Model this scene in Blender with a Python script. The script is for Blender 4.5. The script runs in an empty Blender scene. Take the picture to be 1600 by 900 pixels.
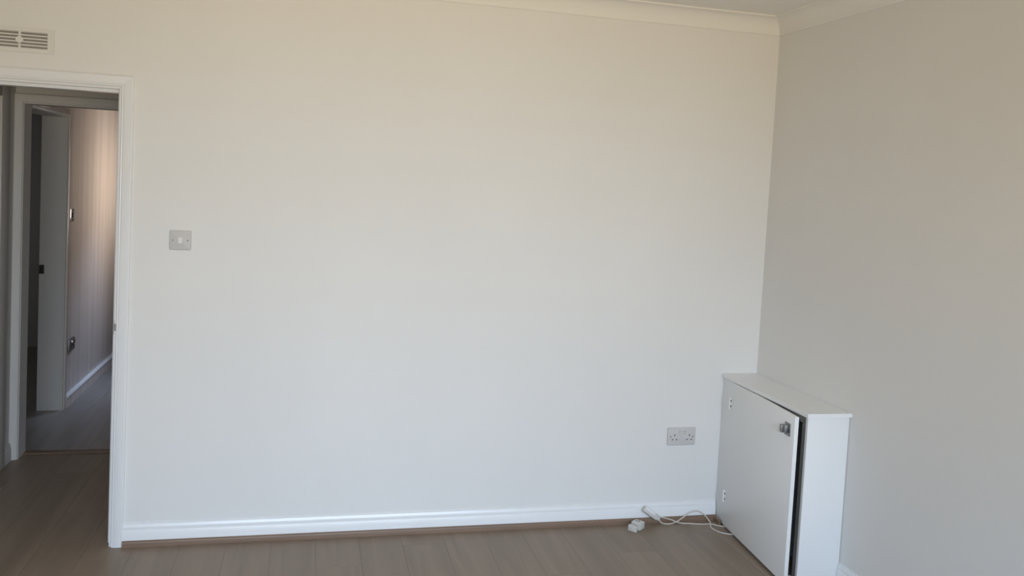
import bpy, bmesh, math, random
from mathutils import Vector, Matrix
random.seed(7)
S = bpy.context.scene
C = S.collection

# ------------------------------------------------------------------ camera
cam_d = bpy.data.cameras.new('camera')
cam = bpy.data.objects.new('camera', cam_d); C.objects.link(cam)
cam_d.sensor_fit = 'HORIZONTAL'; cam_d.sensor_width = 36.0
cam_d.lens = 1320.5 / 1600 * 36.0
cam_d.shift_x = -6.14 / 1600; cam_d.shift_y = -81.2 / 1600
cam_d.clip_start = 0.05; cam_d.clip_end = 100
_r = Vector((0.97072, -0.23457, 0.05177)); _u = Vector((-0.03675, 0.06796, 0.99701)); _f = Vector((0.23739, 0.96972, -0.05735))
m = Matrix((( _r.x, _u.x, -_f.x, -2.2691), (_r.y, _u.y, -_f.y, -3.8929), (_r.z, _u.z, -_f.z, 1.6573), (0, 0, 0, 1)))
cam.matrix_world = m
S.camera = cam

# ------------------------------------------------------------------ world and light
W = bpy.data.worlds.new('sky'); S.world = W; W.use_nodes = True
bg = W.node_tree.nodes['Background']
bg.inputs[0].default_value = (0.62, 0.76, 1.0, 1); bg.inputs[1].default_value = 1.0

def area(name, loc, aim, sx, sy, power, col, spread=180):
    d = bpy.data.lights.new(name, 'AREA'); d.shape = 'RECTANGLE'; d.size = sx; d.size_y = sy
    d.energy = power; d.color = col; d.spread = math.radians(spread)
    o = bpy.data.objects.new(name, d); C.objects.link(o); o.location = loc
    o.rotation_euler = (Vector(aim) - Vector(loc)).to_track_quat('-Z', 'Y').to_euler()
    return o
# daylight of the living-room window (in the wall behind the camera): blue sky from above, warm sunlit ground from below
area('window_sky_light', (-1.90, -4.62, 1.60), (-1.90, -2.62, 0.05), 2.8, 1.1, 60.5, (0.46, 0.69, 1.0), 100)
area('window_ground_light', (-1.90, -4.58, 1.40), (-1.95, -2.58, 2.05), 2.8, 1.0, 31.2, (1.0, 0.79, 0.47), 108)
# daylight of the corridor window beyond the second doorway
area('corridor_window_light', (-2.93, 3.42, 1.55), (-3.84, 3.22, 1.55), 0.75, 0.85, 5.6, (1.0, 0.81, 0.64), 108)
area('corridor_sky_light', (-2.95, 3.30, 1.95), (-3.55, 2.75, 0.0), 0.5, 0.25, 3.2, (0.55, 0.70, 1.0), 60)
# unseen lamp added to lift the side room's darkness; no window is built there
area('side_room_fill_light', (-5.55, 3.0, 1.5), (-4.0, 3.0, 1.0), 0.8, 0.9, 1.6, (0.95, 0.95, 1.0), 150)

vs = S.view_settings
vs.view_transform = 'Standard'; vs.look = 'None'; vs.exposure = 0.0; vs.gamma = 1.0; vs.use_curve_mapping = False

# ------------------------------------------------------------------ materials
def mat(name, col, rough=0.5, metal=0.0, var=0.0, vscale=(2, 2, 2), bump=0.0, bscale=400, spec=0.5, bvec=None):
    M = bpy.data.materials.new(name); M.use_nodes = True
    nt = M.node_tree; p = nt.nodes['Principled BSDF']
    p.inputs['Roughness'].default_value = rough; p.inputs['Metallic'].default_value = metal
    p.inputs['Specular IOR Level'].default_value = spec
    tc = nt.nodes.new('ShaderNodeTexCoord')
    if var > 0:
        mp = nt.nodes.new('ShaderNodeMapping'); mp.inputs['Scale'].default_value = vscale
        nz = nt.nodes.new('ShaderNodeTexNoise'); nz.inputs['Scale'].default_value = 1.0; nz.inputs['Detail'].default_value = 4
        cr = nt.nodes.new('ShaderNodeValToRGB')
        cr.color_ramp.elements[0].position = 0.3; cr.color_ramp.elements[1].position = 0.7
        cr.color_ramp.elements[0].color = (*[c * (1 - var) for c in col], 1)
        cr.color_ramp.elements[1].color = (*[min(1, c * (1 + var)) for c in col], 1)
        nt.links.new(tc.outputs['Object'], mp.inputs['Vector']); nt.links.new(mp.outputs[0], nz.inputs['Vector'])
        nt.links.new(nz.outputs['Fac'], cr.inputs['Fac']); nt.links.new(cr.outputs['Color'], p.inputs['Base Color'])
    else:
        p.inputs['Base Color'].default_value = (*col, 1)
    if bump > 0:
        nb = nt.nodes.new('ShaderNodeTexNoise'); nb.inputs['Scale'].default_value = bscale; nb.inputs['Detail'].default_value = 2
        if bvec:
            mb = nt.nodes.new('ShaderNodeMapping'); mb.inputs['Scale'].default_value = bvec
            nt.links.new(tc.outputs['Object'], mb.inputs['Vector']); nt.links.new(mb.outputs[0], nb.inputs['Vector'])
        else:
            nt.links.new(tc.outputs['Object'], nb.inputs['Vector'])
        b = nt.nodes.new('ShaderNodeBump'); b.inputs['Strength'].default_value = bump; b.inputs['Distance'].default_value = 0.002
        nt.links.new(nb.outputs['Fac'], b.inputs['Height']); nt.links.new(b.outputs['Normal'], p.inputs['Normal'])
    return M

M_wall = mat('wall_paint', (0.80, 0.795, 0.78), 0.75, var=0.018, vscale=(1.3, 1.3, 1.0), bump=0.10, bscale=260, spec=0.25)
M_ceil = mat('ceiling_paint', (0.84, 0.83, 0.81), 0.85, var=0.01, bump=0.06, bscale=200, spec=0.2)
M_trim = mat('white_gloss_trim', (0.83, 0.84, 0.85), 0.28, var=0.01, bump=0.02, bscale=60)
M_cab = mat('white_cabinet_paint', (0.88, 0.89, 0.89), 0.38, var=0.012, bump=0.03, bscale=80)
M_hall = mat('hall_paint_shaded_trim', (0.62, 0.61, 0.59), 0.7, var=0.02, bump=0.05, bscale=200, spec=0.3)  # paint of the hall walls; on the white hall trims it stands in for shade
M_corr = mat('corridor_paint_light_streaks', (0.68, 0.62, 0.58), 0.22, var=0.09, vscale=(3, 18, 0.6), bump=1.0, bscale=1.0, bvec=(14, 14, 0.7), spec=0.5)  # upright colour streaks imitate window light reflected in the gloss
M_plate = mat('grey_white_plastic', (0.60, 0.59, 0.58), 0.62, var=0.01)
M_rocker = mat('white_plastic', (0.84, 0.83, 0.82), 0.3, var=0.01)
M_dark = mat('dark_cavity', (0.035, 0.035, 0.04), 0.8, var=0.05)
M_screw = mat('dull_screw_metal', (0.16, 0.155, 0.15), 0.4, 0.7, var=0.05)
M_steel = mat('brushed_steel', (0.28, 0.28, 0.28), 0.42, 0.9, var=0.06, vscale=(60, 60, 60))
M_chrome = mat('chrome', (0.75, 0.74, 0.72), 0.15, 1.0, var=0.03)
M_vent = mat('vent_plastic', (0.76, 0.745, 0.715), 0.45, var=0.01)
M_ventdark = mat('vent_shadow_box', (0.30, 0.285, 0.26), 0.8, var=0.03)
M_bead = mat('brown_wood_bead', (0.215, 0.140, 0.095), 0.45, var=0.16, vscale=(3, 40, 40), bump=0.1, bscale=60)
M_cable = mat('cream_cable_sheath', (0.66, 0.60, 0.53), 0.45, var=0.03)
M_plug = mat('off_white_plug_plastic', (0.64, 0.62, 0.58), 0.4, var=0.03, vscale=(40, 40, 40))
M_inner = mat('raw_board', (0.34, 0.34, 0.33), 0.8, var=0.08, vscale=(8, 8, 8))
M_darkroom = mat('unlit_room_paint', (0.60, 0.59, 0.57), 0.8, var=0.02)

def plank_material(name, base, rough):
    M = bpy.data.materials.new(name); M.use_nodes = True
    nt = M.node_tree; p = nt.nodes['Principled BSDF']; L = nt.links.new
    tc = nt.nodes.new('ShaderNodeTexCoord'); oi = nt.nodes.new('ShaderNodeObjectInfo')
    add = nt.nodes.new('ShaderNodeVectorMath'); add.operation = 'ADD'
    sc_ = nt.nodes.new('ShaderNodeVectorMath'); sc_.operation = 'SCALE'; sc_.inputs['Scale'].default_value = 37
    cb = nt.nodes.new('ShaderNodeCombineXYZ')
    for k in range(3): L(oi.outputs['Random'], cb.inputs[k])
    L(cb.outputs[0], sc_.inputs[0]); L(tc.outputs['Object'], add.inputs[0]); L(sc_.outputs[0], add.inputs[1])
    mp = nt.nodes.new('ShaderNodeMapping'); mp.inputs['Scale'].default_value = (16, 1.0, 1); L(add.outputs[0], mp.inputs['Vector'])
    n1 = nt.nodes.new('ShaderNodeTexNoise'); n1.inputs['Scale'].default_value = 1; n1.inputs['Detail'].default_value = 6; n1.inputs['Distortion'].default_value = 0.8
    L(mp.outputs[0], n1.inputs['Vector'])
    cr = nt.nodes.new('ShaderNodeValToRGB'); e = cr.color_ramp.elements
    e[0].position = 0.28; e[1].position = 0.75
    e[0].color = (*[c * 0.84 for c in base], 1); e[1].color = (*[c * 1.13 for c in base], 1)
    L(n1.outputs['Fac'], cr.inputs['Fac'])
    hs = nt.nodes.new('ShaderNodeHueSaturation'); L(cr.outputs[0], hs.inputs['Color'])
    mr = nt.nodes.new('ShaderNodeMapRange'); mr.inputs['To Min'].default_value = 0.965; mr.inputs['To Max'].default_value = 1.035
    L(oi.outputs['Random'], mr.inputs['Value']); L(mr.outputs[0], hs.inputs['Value']); L(hs.outputs[0], p.inputs['Base Color'])
    p.inputs['Roughness'].default_value = rough
    b = nt.nodes.new('ShaderNodeBump'); b.inputs['Strength'].default_value = 0.06; b.inputs['Distance'].default_value = 0.001
    L(n1.outputs['Fac'], b.inputs['Height']); L(b.outputs[0], p.inputs['Normal'])
    return M
M_plank = plank_material('grey_brown_laminate', (0.250, 0.188, 0.136), 0.42)
M_plank2 = plank_material('grey_laminate', (0.27, 0.25, 0.235), 0.30)
M_sub = mat('subfloor', (0.06, 0.05, 0.045), 0.9, var=0.05)

# ------------------------------------------------------------------ mesh helpers
def box(bm, x0, x1, y0, y1, z0, z1, bev=0.0, seg=2):
    v = [bm.verts.new(p) for p in ((x0, y0, z0), (x1, y0, z0), (x1, y1, z0), (x0, y1, z0), (x0, y0, z1), (x1, y0, z1), (x1, y1, z1), (x0, y1, z1))]
    fs = [bm.faces.new([v[i] for i in q]) for q in ((0, 3, 2, 1), (4, 5, 6, 7), (0, 1, 5, 4), (1, 2, 6, 5), (2, 3, 7, 6), (3, 0, 4, 7))]
    if bev > 0:
        es = list({e for f in fs for e in f.edges})
        bmesh.ops.bevel(bm, geom=es, offset=bev, segments=seg, affect='EDGES', profile=0.5)
    return v
def prism(bm, prof, axis, a, b):
    """extrude a closed 2D profile along an axis from a to b; prof in the two other axes (cyclic order kept)"""
    def P(u, w, t): return {'x': (t, u, w), 'y': (u, t, w), 'z': (u, w, t)}[axis]
    A = [bm.verts.new(P(u, w, a)) for u, w in prof]; B = [bm.verts.new(P(u, w, b)) for u, w in prof]
    n = len(prof)
    for i in range(n): bm.faces.new((A[i], A[(i + 1) % n], B[(i + 1) % n], B[i]))
    bm.faces.new(A[::-1]); bm.faces.new(B)
    return A, B
def disc(bm, c, r, h, axis='y', n=20, r2=None):
    """short cylinder from c along axis by h"""
    r2 = r if r2 is None else r2
    A, B = [], []
    for i in range(n):
        t = 2 * math.pi * i / n; a, b = math.cos(t), math.sin(t)
        if axis == 'y':
            A.append(bm.verts.new((c[0] + r * a, c[1], c[2] + r * b))); B.append(bm.verts.new((c[0] + r2 * a, c[1] + h, c[2] + r2 * b)))
        elif axis == 'x':
            A.append(bm.verts.new((c[0], c[1] + r * a, c[2] + r * b))); B.append(bm.verts.new((c[0] + h, c[1] + r2 * a, c[2] + r2 * b)))
        else:
            A.append(bm.verts.new((c[0] + r * a, c[1] + r * b, c[2]))); B.append(bm.verts.new((c[0] + r2 * a, c[1] + r2 * b, c[2] + h)))
    for i in range(n): bm.faces.new((A[i], A[(i + 1) % n], B[(i + 1) % n], B[i]))
    bm.faces.new(A[::-1]); bm.faces.new(B)
def tube(bm, pts, r, n=8, sub=8):
    P = [Vector(p) for p in pts]; P = [2 * P[0] - P[1]] + P + [2 * P[-1] - P[-2]]
    path = []
    for i in range(1, len(P) - 2):
        for k in range(sub):
            t = k / sub; p0, p1, p2, p3 = P[i - 1:i + 3]
            path.append(0.5 * ((2 * p1) + (p2 - p0) * t + (2 * p0 - 5 * p1 + 4 * p2 - p3) * t * t + (3 * p1 - p0 - 3 * p2 + p3) * t ** 3))
    path.append(P[-2])
    rings = []; up = Vector((0.13, 0.21, 1)).normalized()
    for i, p in enumerate(path):
        d = (path[min(i + 1, len(path) - 1)] - path[max(i - 1, 0)]).normalized()
        a = d.cross(up); a = a.normalized() if a.length > 1e-5 else Vector((1, 0, 0)); b = a.cross(d)
        rings.append([bm.verts.new(p + r * (math.cos(2 * math.pi * k / n) * a + math.sin(2 * math.pi * k / n) * b)) for k in range(n)])
    for A, B in zip(rings, rings[1:]):
        for k in range(n): bm.faces.new((A[k], A[(k + 1) % n], B[(k + 1) % n], B[k]))
    bm.faces.new(rings[0][::-1]); bm.faces.new(rings[-1])
def link(name, bm, M, parent=None, smooth=False, loc=None):
    bmesh.ops.recalc_face_normals(bm, faces=bm.faces)
    me = bpy.data.meshes.new(name); bm.to_mesh(me); bm.free(); me.materials.append(M)
    if smooth:
        for p in me.polygons: p.use_smooth = len(p.vertices) < 8
        me.set_sharp_from_angle(angle=math.radians(38))
    o = bpy.data.objects.new(name, me); C.objects.link(o)
    if parent: o.parent = parent
    if loc: o.location = loc
    return o
def B(name, M, parent, *boxes, bev=0.0, smooth=False):
    bm = bmesh.new()
    for b in boxes: box(bm, *b, bev=bev)
    return link(name, bm, M, parent, smooth or bev > 0)
def empty(name, loc):
    o = bpy.data.objects.new(name, None); C.objects.link(o); o.location = loc; o.empty_display_size = 0.05
    return o
def tag(o, label, cat=None, group=None, kind=None):
    o['label'] = label
    if cat: o['category'] = cat
    if group: o['group'] = group
    if kind: o['kind'] = kind
    return o
def struct(o, label):
    o['kind'] = 'structure'; o['label'] = label; return o

FZ = 0.006       # finished floor level
H = 2.570        # ceiling level
XL = -4.70       # left wall of the living room
YN = -4.70       # wall behind the camera
RW = -0.0237     # the right wall is not quite square to the back wall: x = RW * y
OX0, OX1, OZ = -3.828, -3.067, 1.985    # clear doorway of the living room

# ------------------------------------------------------------------ floors
def make_floor(x0, x1, y0, y1, M, label, width=0.193, length=1.285, off=0.0):
    fl = link('floor', (lambda bm: (box(bm, x0, x1, y0, y1, FZ - 0.03, FZ - 0.008), bm)[1])(bmesh.new()), M_sub)
    struct(fl, label)
    cache = {}
    def plank_mesh(w, l):
        key = (round(w, 4), round(l, 4))
        if key not in cache:
            bm = bmesh.new(); g, c = 0.0002, 0.0005
            rings = []
            for (i, z) in ((g, -0.008), (g, -c), (g + c, 0)):
                rings.append([bm.verts.new(p) for p in ((i, i, z), (w - i, i, z), (w - i, l - i, z), (i, l - i, z))])
            for a, b in zip(rings, rings[1:]):
                for k in range(4): bm.faces.new((a[k], a[(k + 1) % 4], b[(k + 1) % 4], b[k]))
            bm.faces.new(rings[-1]); bm.faces.new(rings[0][::-1])
            bmesh.ops.recalc_face_normals(bm, faces=bm.faces)
            me = bpy.data.meshes.new('plank'); bm.to_mesh(me); bm.free(); me.materials.append(M); cache[key] = me
        return cache[key]
    x = x0; row = 0
    while x < x1 - 0.01:
        w = min(width, x1 - x)
        y = y0 - ((row * 0.43 + off) % 1.0) * length
        while y < y1 - 0.01:
            a, b = max(y, y0), min(y + length, y1)
            if b - a > 0.02:
                o = bpy.data.objects.new('plank', plank_mesh(w, b - a)); C.objects.link(o)
                o.location = (x, a, FZ); o.parent = fl
            y += length
        x += width; row += 1
    return fl
make_floor(XL, 0.11, YN, 1.315, M_plank, 'grey brown laminate floor of the room, running through the doorway')
make_floor(-5.6, -2.90, 1.36, 5.2, M_plank2, 'darker grey laminate floor beyond the threshold strip', off=0.3)

# ------------------------------------------------------------------ walls of the living room
T = 0.10
wb = B('wall_back', M_wall, None, (OX1 + 0.03, 0.15, 0, T, 0, H + 0.02), (XL - 0.1, OX0 - 0.03, 0, T, 0, H + 0.02), (OX0 - 0.03, OX1 + 0.03, 0, T, OZ + 0.03, H + 0.02))
struct(wb, 'large white painted wall facing the camera')
bm = bmesh.new()
prism(bm, [(0, 0), (0.14, 0), (0.14, YN - 0.1), (RW * (YN - 0.1), YN - 0.1)], 'z', 0, H + 0.02)
struct(link('wall_right', bm, M_wall), 'white painted wall on the right of the cabinet')
struct(B('wall_left', M_wall, None, (XL - 0.1, XL, YN - 0.1, 0, 0, H + 0.02)), 'white wall on the left, out of view')
WX0, WX1, WZ0, WZ1 = -3.40, -0.40, 0.85, 2.2
struct(B('wall_front', M_wall, None, (XL, WX0, YN - 0.25, YN, 0, H + 0.02), (WX1, RW * YN, YN - 0.25, YN, 0, H + 0.02),
         (WX0, WX1, YN - 0.25, YN, 0, WZ0), (WX0, WX1, YN - 0.25, YN, WZ1, H + 0.02)), 'white wall with the window behind the camera')
# window behind the camera
wn = empty('window_1', ((WX0 + WX1) / 2, YN - 0.18, WZ0)); struct(wn, 'wide white framed window behind the camera')
def BW(name, M, parent, *boxes, bev=0.0, smooth=False):
    """boxes in world coordinates under a parent that has a location"""
    o = B(name, M, parent, *boxes, bev=bev, smooth=smooth)
    if parent:
        off = Vector(parent.location)
        if parent.parent: off += Vector(parent.parent.location)
        o.data.transform(Matrix.Translation(-off))
    return o
BW('window_frame', M_trim, wn, (WX0, WX0 + 0.06, YN - 0.21, YN - 0.15, WZ0, WZ1), (WX1 - 0.06, WX1, YN - 0.21, YN - 0.15, WZ0, WZ1),
   (WX0 + 0.06, WX1 - 0.06, YN - 0.21, YN - 0.15, WZ0, WZ0 + 0.06), (WX0 + 0.06, WX1 - 0.06, YN - 0.21, YN - 0.15, WZ1 - 0.06, WZ1),
   (-1.93, -1.87, YN - 0.21, YN - 0.15, WZ0 + 0.06, WZ1 - 0.06))
M_glass = bpy.data.materials.new('window_glass'); M_glass.use_nodes = True
_p = M_glass.node_tree.nodes['Principled BSDF']; _p.inputs['Transmission Weight'].default_value = 1; _p.inputs['Roughness'].default_value = 0.0; _p.inputs['IOR'].default_value = 1.45
for a, b in ((WX0 + 0.06, -1.93), (-1.87, WX1 - 0.06)):
    BW('pane', M_glass, wn, (a, b, YN - 0.185, YN - 0.175, WZ0 + 0.06, WZ1 - 0.06))
BW('window_sill', M_trim, wn, (WX0 - 0.04, WX1 + 0.04, YN - 0.149, YN + 0.04, WZ0 - 0.03, WZ0 - 0.0005), bev=0.004)
struct(B('ceiling', M_ceil, None, (-5.8, 0.25, YN - 0.25, 5.4, H, H + 0.08)), 'white ceiling')

# coving (concave quarter section) along the back wall and the right wall, mitred in the corner
def cove_profile(h=0.083, p=0.080):
    pts = [(0.0, 0.0), (0.0, -h), (0.006, -h), (0.008, -h + 0.004)]
    for k in range(11):
        t = k / 10 * math.pi / 2
        # concave arc, centre at the open lower-outer corner
        pts.append((p - 0.006 - (p - 0.014) * math.cos(t), -h + 0.004 + (h - 0.012) * math.sin(t)))
    pts += [(p - 0.001, -0.008), (p, -0.006), (p, 0.0)]
    return pts
prof = cove_profile()
bm = bmesh.new()
A = [bm.verts.new((XL, -d, H + z)) for d, z in prof]
Bv = [bm.verts.new((RW * -d - d, -d, H + z)) for d, z in prof]
n = len(prof)
for i in range(n): bm.faces.new((A[i], A[(i + 1) % n], Bv[(i + 1) % n], Bv[i]))
bm.faces.new(A[::-1]); bm.faces.new(Bv)
struct(link('trim_1', bm, M_ceil, smooth=True), 'white curved coving above the back wall')
bm = bmesh.new()
A = [bm.verts.new((RW * -d - d, -d, H + z)) for d, z in prof]
Bv = [bm.verts.new((RW * YN - d, YN, H + z)) for d, z in prof]
for i in range(n): bm.faces.new((A[i], A[(i + 1) % n], Bv[(i + 1) % n], Bv[i]))
bm.faces.new(A[::-1]); bm.faces.new(Bv)
struct(link('trim_2', bm, M_ceil, smooth=True), 'white curved coving above the right wall')

# skirting: flat board with a moulded top
def skirt_profile(t=0.014, z0=FZ, z1=0.105):
    return [(0, z0), (t, z0), (t, z1 - 0.030), (t - 0.002, z1 - 0.027), (t - 0.004, z1 - 0.025), (t - 0.0035, z1 - 0.018), (t - 0.005, z1 - 0.011),
            (t - 0.008, z1 - 0.006), (t - 0.009, z1), (0, z1)]
bm = bmesh.new(); prism(bm, [(-d, z) for d, z in skirt_profile()], 'x', -3.012, -0.1885)
struct(link('baseboard_back', bm, M_trim, smooth=True), 'white moulded skirting board along the back wall')
bm = bmesh.new()
sp = skirt_profile()
A = [bm.verts.new((RW * -0.762 - d, -0.762, z)) for d, z in sp]; Bv = [bm.verts.new((RW * YN - d, YN, z)) for d, z in sp]
n = len(sp)
for i in range(n): bm.faces.new((A[i], A[(i + 1) % n], Bv[(i + 1) % n], Bv[i]))
bm.faces.new(A[::-1]); bm.faces.new(Bv)
struct(link('baseboard_right', bm, M_trim, smooth=True), 'white skirting board along the right wall, starting at the cabinet')
# brown bead covering the joint between floor and skirting, returning along the cabinet
def bead_prof(t0, w=0.009, h=0.0275):
    return [(t0, FZ), (t0 + w, FZ), (t0 + w, FZ + h * 0.62), (t0 + w * 0.85, FZ + h * 0.8), (t0 + w * 0.5, FZ + h * 0.95), (t0 + w * 0.15, FZ + h), (t0, FZ + h)]
bm = bmesh.new(); prism(bm, [(-d, z) for d, z in bead_prof(0.014)], 'x', -3.011, -0.1885)
struct(link('trim_3', bm, M_bead, smooth=True), 'brown wooden bead along the foot of the back skirting')
bm = bmesh.new(); prism(bm, [(-d, z) for d, z in bead_prof(0.1945)], 'y', -0.088, -0.0235)
struct(link('trim_4', bm, M_bead, smooth=True), 'short brown wooden bead at the foot of the cabinet')

# ------------------------------------------------------------------ doorways
def arch_profile(w=0.048, t=0.016):
    # u runs from the inner edge outwards, v is proud of the wall
    return [(0, 0), (0, t * 0.55), (0.003, t * 0.75), (0.006, t * 0.7), (0.009, t * 0.78), (0.014, t), (w - 0.006, t), (w, t * 0.7), (w, 0)]
def architraves(parent, wall, x0, x1, z1, side, off, M=M_trim):
    """three mitred lengths round an opening in a wall of constant y (side=-1 faces -y)"""
    pr = arch_profile()
    w = pr[-1][0]
    for k in range(3):
        bm = bmesh.new(); ring0, ring1 = [], []
        for u, v in pr:
            y = wall + side * v
            if k == 0: a, b = (x0 - u, y, FZ), (x0 - u, y, z1 + u)
            elif k == 1: a, b = (x0 - u, y, z1 + u), (x1 + u, y, z1 + u)
            else: a, b = (x1 + u, y, FZ), (x1 + u, y, z1 + u)
            ring0.append(bm.verts.new(Vector(a) - off)); ring1.append(bm.verts.new(Vector(b) - off))
        n = len(pr)
        for i in range(n): bm.faces.new((ring0[i], ring0[(i + 1) % n], ring1[(i + 1) % n], ring1[i]))
        bm.faces.new(ring0[::-1]); bm.faces.new(ring1)
        link('architrave', bm, M, parent, True)
d1 = empty('door_1', ((OX0 + OX1) / 2, 0.05, FZ)); struct(d1, 'white door frame of the open doorway at the left edge')
architraves(d1, 0.0, OX0 - 0.009, OX1 + 0.009, OZ + 0.009, -1, d1.location)
architraves(d1, T, OX0 - 0.009, OX1 + 0.009, OZ + 0.009, 1, d1.location)
BW('lining', M_trim, d1, (OX1, OX1 + 0.03, 0.0, T, FZ, OZ + 0.03), (OX0 - 0.03, OX0, 0.0, T, FZ, OZ + 0.03), (OX0, OX1, 0.0, T, OZ, OZ + 0.03))
BW('door_stop', M_trim, d1, (OX1 - 0.013, OX1, 0.042, T, FZ, OZ), (OX0, OX0 + 0.013, 0.042, T, FZ, OZ), (OX0 + 0.013, OX1 - 0.013, 0.042, T, OZ - 0.013, OZ))
sp_ = BW('strike_plate', M_steel, d1, (OX1 - 0.0015, OX1 + 0.0078, -0.0015, -0.0002, 0.955, 0.985), (OX1 - 0.0015, OX1 - 0.0002, -0.0015, 0.030, 0.94, 1.0))
sp_['label'] = 'small dull metal strike plate'

# ------------------------------------------------------------------ hall behind the doorway
HY0, HY1 = 1.235, 1.36          # wall between hall and corridor
HX = -3.84                      # left wall of hall and corridor
JX0, JX1 = -3.797, -3.036       # clear second doorway
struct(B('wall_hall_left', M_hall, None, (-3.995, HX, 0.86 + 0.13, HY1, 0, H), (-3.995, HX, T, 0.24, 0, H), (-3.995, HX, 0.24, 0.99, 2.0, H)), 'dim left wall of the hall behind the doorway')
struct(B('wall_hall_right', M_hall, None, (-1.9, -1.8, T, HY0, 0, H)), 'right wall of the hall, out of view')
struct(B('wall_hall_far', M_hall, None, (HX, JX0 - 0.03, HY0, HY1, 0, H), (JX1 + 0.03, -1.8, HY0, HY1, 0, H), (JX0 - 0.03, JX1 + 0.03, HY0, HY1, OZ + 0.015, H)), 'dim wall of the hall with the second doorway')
d2 = empty('door_2', ((JX0 + JX1) / 2, 1.3, FZ)); struct(d2, 'white frame of the second doorway deeper in the hall')
pz = OZ - 0.010
architraves(d2, HY0, JX0 - 0.003, JX1 + 0.006, pz + 0.006, -1, d2.location, M_hall)  # white trim in the darker wall paint, hall shade put into its colour
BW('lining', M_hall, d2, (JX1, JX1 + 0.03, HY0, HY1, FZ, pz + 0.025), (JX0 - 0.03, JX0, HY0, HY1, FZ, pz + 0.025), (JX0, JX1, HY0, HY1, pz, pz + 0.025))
st = BW('threshold_strip', M_bead, d2, (JX0, JX1, 1.310, 1.365, FZ, FZ + 0.007), bev=0.0025)
st['label'] = 'brown wooden threshold strip across the hall floor'
# closed door in the left wall of the hall, its white darkened for shade
d3 = empty('door_3', (HX, 0.6, FZ)); struct(d3, 'white door in the left wall of the hall, only its frame edge in view')
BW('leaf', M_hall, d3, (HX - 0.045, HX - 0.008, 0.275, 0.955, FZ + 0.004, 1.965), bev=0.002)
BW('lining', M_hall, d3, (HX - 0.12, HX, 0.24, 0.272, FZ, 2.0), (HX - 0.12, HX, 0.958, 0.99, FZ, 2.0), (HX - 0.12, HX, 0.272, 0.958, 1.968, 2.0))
BW('architrave', M_hall, d3, (HX, HX + 0.016, 0.985, 1.105, FZ, 2.05), bev=0.003)
BW('architrave', M_hall, d3, (HX, HX + 0.016, 0.19, 0.25, FZ, 2.05), bev=0.003)
BW('architrave', M_hall, d3, (HX, HX + 0.016, 0.251, 0.984, 1.99, 2.05), bev=0.003)
bm = bmesh.new(); prism(bm, [(HX + d, z) for d, z in skirt_profile()], 'y', 1.106, 1.219)  # white skirting, also darkened to the wall paint for the hall's shade
struct(link('baseboard_hall', bm, M_hall, smooth=True), 'short white skirting beside the second door frame')

# ------------------------------------------------------------------ corridor beyond the second doorway
DY0, DY1, DZ = 1.50, 2.27, 1.965      # doorway in its left wall
struct(B('wall_corridor_left', M_corr, None, (-3.99, HX, DY1, 5.2, 0, H), (-3.99, HX, DY0, DY1, DZ + 0.03, H), (-3.99, HX, HY1, DY0 - 0.03, 0, H)),
       'glossy painted corridor wall glowing in warm window light')
CX = -2.90
struct(B('wall_corridor_right', M_hall, None, (CX, CX + 0.1, HY1, 3.15, 0, H), (CX, CX + 0.1, 3.95, 5.2, 0, H), (CX, CX + 0.1, 3.15, 3.95, 0, 0.95), (CX, CX + 0.1, 3.15, 3.95, 2.05, H)),
       'corridor wall with the side window, out of view')
w2 = empty('window_2', (CX + 0.05, 3.55, 0.95)); struct(w2, 'white framed side window of the corridor, out of view')
BW('window_frame', M_trim, w2, (CX + 0.03, CX + 0.08, 3.15, 3.20, 0.95, 2.05), (CX + 0.03, CX + 0.08, 3.90, 3.95, 0.95, 2.05), (CX + 0.03, CX + 0.08, 3.20, 3.90, 0.95, 1.0),
   (CX + 0.03, CX + 0.08, 3.20, 3.90, 2.0, 2.05))
BW('pane', M_glass, w2, (CX + 0.05, CX + 0.056, 3.20, 3.90, 1.0, 2.0))
struct(B('wall_corridor_end', M_hall, None, (-5.6, CX + 0.1, 5.2, 5.3, 0, H)), 'end wall of the corridor')
struct(B('wall_side_room', M_darkroom, None, (-5.7, -5.6, HY1, 5.2, 0, H), (-5.6, -3.99, 4.42, 4.52, 0, H), (-5.6, -3.995, HY1 - 0.1, HY1, 0, H)), 'unlit wall seen through the corridor side doorway')
d4 = empty('door_4', (HX, 1.9, FZ)); struct(d4, 'dark open doorway in the corridor wall')
BW('lining', M_hall, d4, (-3.995, HX + 0.002, DY1 - 0.02, DY1, FZ, DZ + 0.03), (-3.995, HX + 0.002, DY0 - 0.03, DY0, FZ, DZ + 0.03), (-3.995, HX + 0.002, DY0, DY1 - 0.02, DZ, DZ + 0.03))
BW('architrave', M_corr, d4, (HX + 0.002, HX + 0.012, DY0, DY1 - 0.013, DZ + 0.022, DZ + 0.05), bev=0.002)
BW('lit_head_edge', M_trim, d4, (HX + 0.002, HX + 0.018, DY0, DY1 - 0.013, DZ + 0.004, DZ + 0.021), bev=0.002)  # white strip painting in the light along the head's lower edge
BW('architrave', M_corr, d4, (HX + 0.002, HX + 0.012, DY1 - 0.012, DY1 + 0.036, FZ, DZ + 0.05), bev=0.002)
k_ = BW('keep_plate', M_dark, d4, (-3.995, -3.965, DY1 - 0.0225, DY1 - 0.0202, 0.925, 0.985), bev=0.0005); k_['label'] = 'dark latch keep'
bm = bmesh.new(); prism(bm, [(HX, FZ), (HX + 0.016, FZ), (HX + 0.016, 0.076), (HX, 0.076)], 'y', DY1 + 0.037, 5.2)
bs = link('baseboard_corridor', bm, M_corr); struct(bs, 'skirting of the corridor with its lit top edge put in as white')
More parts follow.
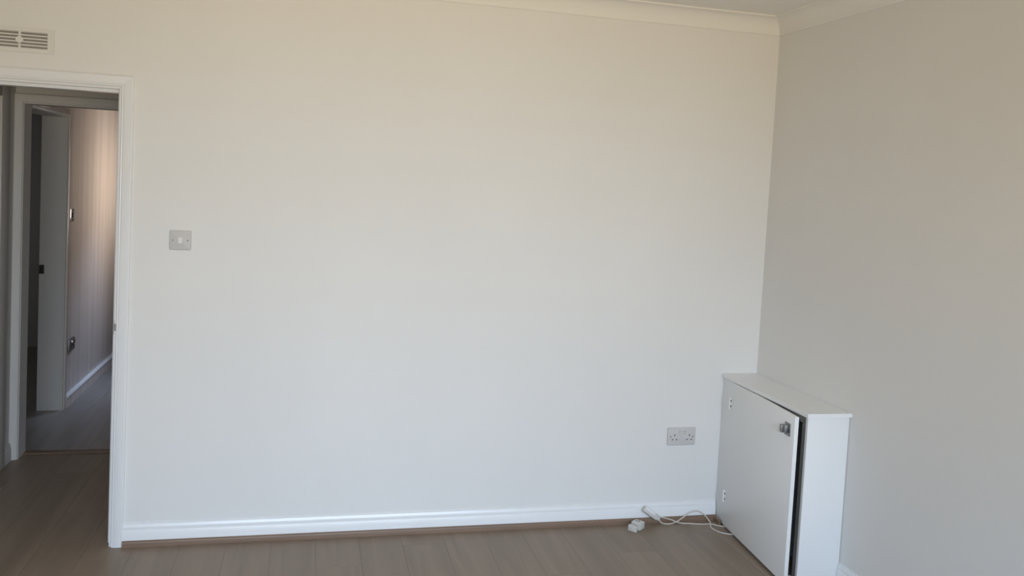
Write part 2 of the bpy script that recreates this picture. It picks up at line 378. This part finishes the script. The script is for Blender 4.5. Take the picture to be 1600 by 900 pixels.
bm = bmesh.new(); prism(bm, [(HX, 0.0762), (HX + 0.022, 0.0762), (HX + 0.022, 0.082), (HX + 0.015, 0.090), (HX, 0.0925)], 'y', DY1 + 0.037, 5.2)  # light on the top edge put in as white above the darker face
cap = link('lit_cap_moulding', bm, M_trim, bs); cap['label'] = 'moulded top edge of the skirting, white to read as lit'

# ------------------------------------------------------------------ corner cabinet boxing in the right corner
cb_ = empty('corner_cabinet', (-0.09, -0.38, FZ))
tag(cb_, 'low white boxed cabinet in the corner with its door ajar', 'cabinet')
CF, CY, CZ = -0.185, -0.760, 0.748      # front face, near side, underside of the top
def wallx(y): return RW * y
bm = bmesh.new()
x1 = lambda y: wallx(y) - 0.0004
box(bm, CF, wallx(CY) - 0.003, CY, CY + 0.018, FZ, CZ, bev=0.001)
o = link('side_panel', bm, M_cab, cb_, True); o.data.transform(Matrix.Translation(-cb_.location))
bm = bmesh.new()   # top board: follows the slightly out-of-square wall, rounded front edges
tv = [(-0.197, -0.0005), (-0.197, -0.774), (wallx(-0.774) - 0.0008, -0.774), (-0.0008, -0.0005)]
A = [bm.verts.new((x, y, CZ)) for x, y in tv]; Bv = [bm.verts.new((x, y, CZ + 0.018)) for x, y in tv]
for i in range(4): bm.faces.new((A[i], A[(i + 1) % 4], Bv[(i + 1) % 4], Bv[i]))
bm.faces.new(A[::-1]); bm.faces.new(Bv)
bmesh.ops.bevel(bm, geom=list(bm.edges), offset=0.0015, segments=2, affect='EDGES')
o = link('top', bm, M_cab, cb_, True); o.data.transform(Matrix.Translation(-cb_.location))
BW('post', M_inner, cb_, (CF + 0.020, CF + 0.040, -0.741, -0.690, FZ, CZ - 0.041))
BW('post', M_inner, cb_, (CF + 0.020, CF + 0.040, -0.070, -0.018, FZ, CZ - 0.041))
BW('rail', M_inner, cb_, (CF + 0.020, CF + 0.040, -0.741, -0.018, CZ - 0.04, CZ - 0.001))
# the flat door covers the whole front and stands ajar by about four degrees
DL, ANG = 0.744, math.radians(4.0)
dr = bmesh.new(); box(dr, 0.0, 0.018, -DL, 0.0, 0.0, CZ - FZ - 0.0145, bev=0.0012)
door = link('door', dr, M_cab, cb_, True)
door.location = Vector((CF - 0.0005, -0.002, FZ + 0.012)) - cb_.location
door.rotation_euler = (0, 0, -ANG)
door['label'] = 'flat white door standing slightly open'
def on_door(name, M, fn, smooth=True):
    bm = bmesh.new(); fn(bm); return link(name, bm, M, door, smooth)
# surface latch near the free edge: flat plate and raised block with a slot
lz = 0.661
def latch_plate(bm):
    box(bm, -0.003, -0.0002, -0.712, -0.664, lz - 0.028, lz + 0.028, bev=0.0012)
def latch_block(bm):
    box(bm, -0.024, -0.0031, -0.676, -0.657, lz - 0.020, lz + 0.014, bev=0.003)
    box(bm, -0.018, -0.0031, -0.700, -0.6785, lz - 0.016, lz + 0.020, bev=0.003)
lp = on_door('latch_plate', M_steel, latch_plate); lp['label'] = 'grey metal latch plate'
lb = on_door('latch_block', M_steel, latch_block); lb['label'] = 'raised grey metal latch'
# white hinge plates showing on the door face near the back wall
for hz in (0.620, 0.148):
    bm = bmesh.new(); box(bm, -0.0026, -0.0003, -0.1165, -0.102, hz - 0.030, hz + 0.030, bev=0.0006)
    disc(bm, (-0.0058, -0.102, hz - 0.030), 0.0056, 0.060, 'z', 14)
    hg = link('hinge', bm, M_rocker, door, True); hg['label'] = 'small white hinge plate with dark screws'
    bm = bmesh.new()
    for sz in (-0.014, 0.014): disc(bm, (-0.0027, -0.1115, hz + sz), 0.0048, -0.0014, 'x', 12)
    sc2 = link('hinge_screw', bm, M_dark, door, True); sc2['label'] = 'dark screw heads on the hinge'
BW('back_board', M_inner, cb_, (-0.03, -0.012, -0.735, -0.02, FZ, CZ - 0.002))

# ------------------------------------------------------------------ electrical fittings on the back wall
def rounded_plate(bm, x0, x1, y0, y1, z0, z1, r=0.006, dome=0.003):
    """plate on a wall of constant y: rounded corners, softly domed front at y0"""
    def ring(inset, y, rr):
        pts = []
        for cx, cz, a0 in ((x1 - rr, z1 - rr, 0), (x0 + rr, z1 - rr, 90), (x0 + rr, z0 + rr, 180), (x1 - rr, z0 + rr, 270)):
            for k in range(5):
                t = math.radians(a0 + k * 22.5)
                pts.append((cx + (rr - inset) * math.cos(t), y, cz + (rr - inset) * math.sin(t)))
        return [bm.verts.new(p) for p in pts]
    R_ = [ring(0, y1, r), ring(0, y0 + dome, r), ring(dome * 0.35, y0 + dome * 0.35, r), ring(dome, y0, r)]
    n = len(R_[0])
    for a, b in zip(R_, R_[1:]):
        for i in range(n): bm.faces.new((a[i], a[(i + 1) % n], b[(i + 1) % n], b[i]))
    bm.faces.new(R_[0][::-1]); bm.faces.new(R_[-1])
def rel(o, parent):
    o.data.transform(Matrix.Translation(-Vector(parent.location))); return o
# light switch
sx, sz = -2.8098, 1.3540
sw = empty('light_switch', (sx, 0, sz)); tag(sw, 'pale grey single rocker light switch on the wall beside the doorway', 'light switch')
bm = bmesh.new(); rounded_plate(bm, -0.0445, 0.0445, -0.010, -0.0002, -0.0425, 0.0425, dome=0.004); link('plate', bm, M_plate, sw, True)
bm = bmesh.new(); box(bm, -0.0105, 0.0105, -0.0112, -0.0098, -0.017, 0.017, bev=0.0008); link('rocker_surround', bm, M_plate, sw, True)
bm = bmesh.new()
prism(bm, [(-0.0112, -0.0135), (-0.0112, 0.0135), (-0.0165, 0.0125), (-0.0125, -0.0125)], 'x', -0.0078, 0.0078)
link('rocker', bm, M_rocker, sw)
for s in (-1, 1):
    bm = bmesh.new(); disc(bm, (s * 0.0302, -0.0099, 0.0), 0.0034, -0.0012, 'y', 14); link('screw', bm, M_screw, sw, True)
# double socket
sx, sz = -0.4015, 0.4430
so = empty('double_socket', (sx, 0, sz)); tag(so, 'grey white double wall socket low on the wall left of the cabinet', 'socket')
bm = bmesh.new(); rounded_plate(bm, -0.0760, 0.0760, -0.010, -0.0002, -0.0450, 0.0450, r=0.005, dome=0.003); link('plate', bm, M_plate, so, True)
for px, rx in ((-0.0385, -0.010), (0.0415, 0.016)):
    for dx, dz, w, h in ((0, 0.0075, 0.0042, 0.0095), (-0.0112, -0.0150, 0.0068, 0.0050), (0.0112, -0.0150, 0.0068, 0.0050)):
        bm = bmesh.new(); box(bm, px + dx - w / 2, px + dx + w / 2, -0.0106, -0.0099, dz - h / 2, dz + h / 2); link('pin_hole', bm, M_dark, so)
    bm = bmesh.new(); prism(bm, [(-0.0101, 0.012), (-0.0101, 0.030), (-0.0150, 0.029), (-0.0115, 0.013)], 'x', rx - 0.0065, rx + 0.0065); link('rocker', bm, M_plate, so)
for s in (-1, 1):
    bm = bmesh.new(); disc(bm, (s * 0.0605, -0.0099, 0.0), 0.0034, -0.0008, 'y', 14); link('screw', bm, M_screw, so, True)

# ------------------------------------------------------------------ air vent above the doorway
vx, vz = -3.4496, 2.1560
ve = empty('air_vent', (vx, 0, vz)); tag(ve, 'white louvred air vent high on the wall above the doorway', 'vent')
vw, vh, fw, fh = 0.104, 0.034, 0.128, 0.050
bm = bmesh.new()
for b in ((-fw, -vw, -fh, fh), (vw, fw, -fh, fh), (-vw, vw, vh, fh), (-vw, vw, -fh, -vh)):
    box(bm, b[0], b[1], -0.008, -0.0003, b[2], b[3])
link('frame', bm, M_vent, ve)
bm = bmesh.new(); box(bm, -vw, vw, -0.0012, -0.0003, -vh, vh); link('backing', bm, M_ventdark, ve)
pitch = 2 * vh / 5
for side in (-1, 1):
    xa, xb = (-vw, -0.004) if side < 0 else (0.004, vw)
    for k in range(6):
        zc = -vh + k * pitch
        bm = bmesh.new()
        lo, hi = max(-vh, zc - 0.0030), min(vh, zc + 0.0030)
        prism(bm, [(-0.0013, lo + 0.001), (-0.0013, hi), (-0.0075, hi - 0.001), (-0.0075, lo)], 'x', xa, xb); link('slat', bm, M_vent, ve)
bm = bmesh.new(); box(bm, -0.004, 0.004, -0.0085, -0.0013, -vh, vh); link('bar', bm, M_vent, ve)
bm = bmesh.new(); disc(bm, (0, -0.0086, 0), 0.0150, -0.005, 'y', 24, 0.0135); link('knob', bm, M_vent, ve, True)

# ------------------------------------------------------------------ fittings on the corridor wall
sw2 = empty('light_switch', (HX, 2.345, 1.316)); tag(sw2, 'chrome edged light switch on the warm lit corridor wall', 'light switch')
bm = bmesh.new(); box(bm, 0.0003, 0.014, -0.043, 0.043, -0.043, 0.043, bev=0.003); link('plate', bm, M_chrome, sw2, True)
bm = bmesh.new(); box(bm, 0.0142, 0.019, -0.011, 0.011, -0.015, 0.015, bev=0.001); link('rocker', bm, M_dark, sw2, True)
so2 = empty('wall_socket', (HX, 2.405, 0.425)); tag(so2, 'small chrome socket low on the corridor wall above the skirting', 'socket')
bm = bmesh.new(); box(bm, 0.0003, 0.016, -0.070, 0.070, -0.043, 0.043, bev=0.003); link('plate', bm, M_steel, so2, True)
bm = bmesh.new(); box(bm, 0.0165, 0.028, -0.035, 0.035, 0.012, 0.030, bev=0.003); link('rocker', bm, M_chrome, so2, True)
for s in (-1, 1):
    bm = bmesh.new(); box(bm, 0.0162, 0.0168, s * 0.035 - 0.004, s * 0.035 + 0.004, -0.022, -0.004); link('pin_hole', bm, M_dark, so2)

# ------------------------------------------------------------------ loose plugs and cable on the floor by the skirting
# plug lying on the floor: squarish body, thin end block, cable grip
pl = empty('power_plug', (-0.640, -0.078, FZ)); tag(pl, 'off-white plug adapter lying on the floor against the bead', 'plug')
pl.rotation_euler = (0, 0, math.radians(38))
bm = bmesh.new(); box(bm, -0.021, 0.026, -0.026, 0.026, 0.0, 0.036, bev=0.004); link('body', bm, M_plug, pl, True)
bm = bmesh.new(); box(bm, -0.037, -0.0205, -0.010, 0.010, 0.006, 0.024, bev=0.001); link('neck', bm, M_dark, pl, True)
bm = bmesh.new(); box(bm, -0.055, -0.0365, -0.023, 0.023, 0.0, 0.030, bev=0.003); link('end_block', bm, M_plug, pl, True)
bm = bmesh.new(); box(bm, 0.0262, 0.040, -0.004, 0.012, 0.012, 0.030, bev=0.003); link('cable_grip', bm, M_plug, pl, True)
bm = bmesh.new(); box(bm, -0.002, 0.014, -0.004, 0.000, 0.0361, 0.0368); link('slot', bm, M_dark, pl)
bm = bmesh.new(); box(bm, 0.004, 0.008, 0.006, 0.018, 0.0361, 0.0368); link('slot', bm, M_dark, pl)
# connector leaning on the skirting, with the two cable runs that come out of it
cn = empty('cable_connector', (-0.553, -0.036, 0.062)); tag(cn, 'off-white cable connector leaning on the skirting with a thin looping cable', 'cable')
cn.rotation_euler = (0, 0, 0)
rot = Matrix.Rotation(math.radians(35), 4, 'Y') @ Matrix.Rotation(math.radians(-22), 4, 'X')
def conn(name, M, *bx, bev=0.002):
    bm = bmesh.new()
    for b in bx: box(bm, *b, bev=bev)
    bmesh.ops.transform(bm, matrix=rot, verts=bm.verts)
    return link(name, bm, M, cn, True)
conn('body', M_plug, (-0.050, 0.040, -0.010, 0.010, -0.016, 0.014), bev=0.004)
conn('cover', M_rocker, (-0.046, 0.016, -0.0135, -0.0102, -0.004, 0.011), bev=0.001)
conn('cable_grip', M_plug, (0.0402, 0.056, -0.006, 0.006, -0.010, 0.008), bev=0.002)
def cable(name, pts, parent, r=0.0030):
    bm = bmesh.new(); tube(bm, [Vector(p) - Vector(parent.location) for p in pts], r); return link(name, bm, M_cable, parent, True)
zf = FZ + 0.0030
cable('cable', [(-0.516, -0.037, 0.036), (-0.500, -0.040, 0.016), (-0.478, -0.045, zf), (-0.440, -0.043, zf), (-0.402, -0.034, 0.018), (-0.352, -0.032, 0.048),
                (-0.306, -0.031, 0.062), (-0.268, -0.034, 0.048), (-0.238, -0.050, 0.014), (-0.250, -0.088, zf), (-0.262, -0.120, zf), (-0.245, -0.175, zf),
                (-0.212, -0.200, zf), (-0.174, -0.212, zf), (-0.12, -0.215, zf)], cn)
cable('cable', [(-0.510, -0.036, 0.044), (-0.480, -0.036, 0.036), (-0.440, -0.036, 0.024), (-0.398, -0.045, 0.010), (-0.350, -0.055, zf), (-0.296, -0.070, zf), (-0.243, -0.074, zf),
                (-0.215, -0.096, zf), (-0.185, -0.112, zf), (-0.16, -0.118, zf), (-0.12, -0.12, zf)], cn)
cable('cable', [(-0.14, -0.585, zf), (-0.185, -0.600, zf), (-0.212, -0.612, zf + 0.001), (-0.214, -0.625, zf), (-0.19, -0.645, zf), (-0.14, -0.66, zf)], cn)
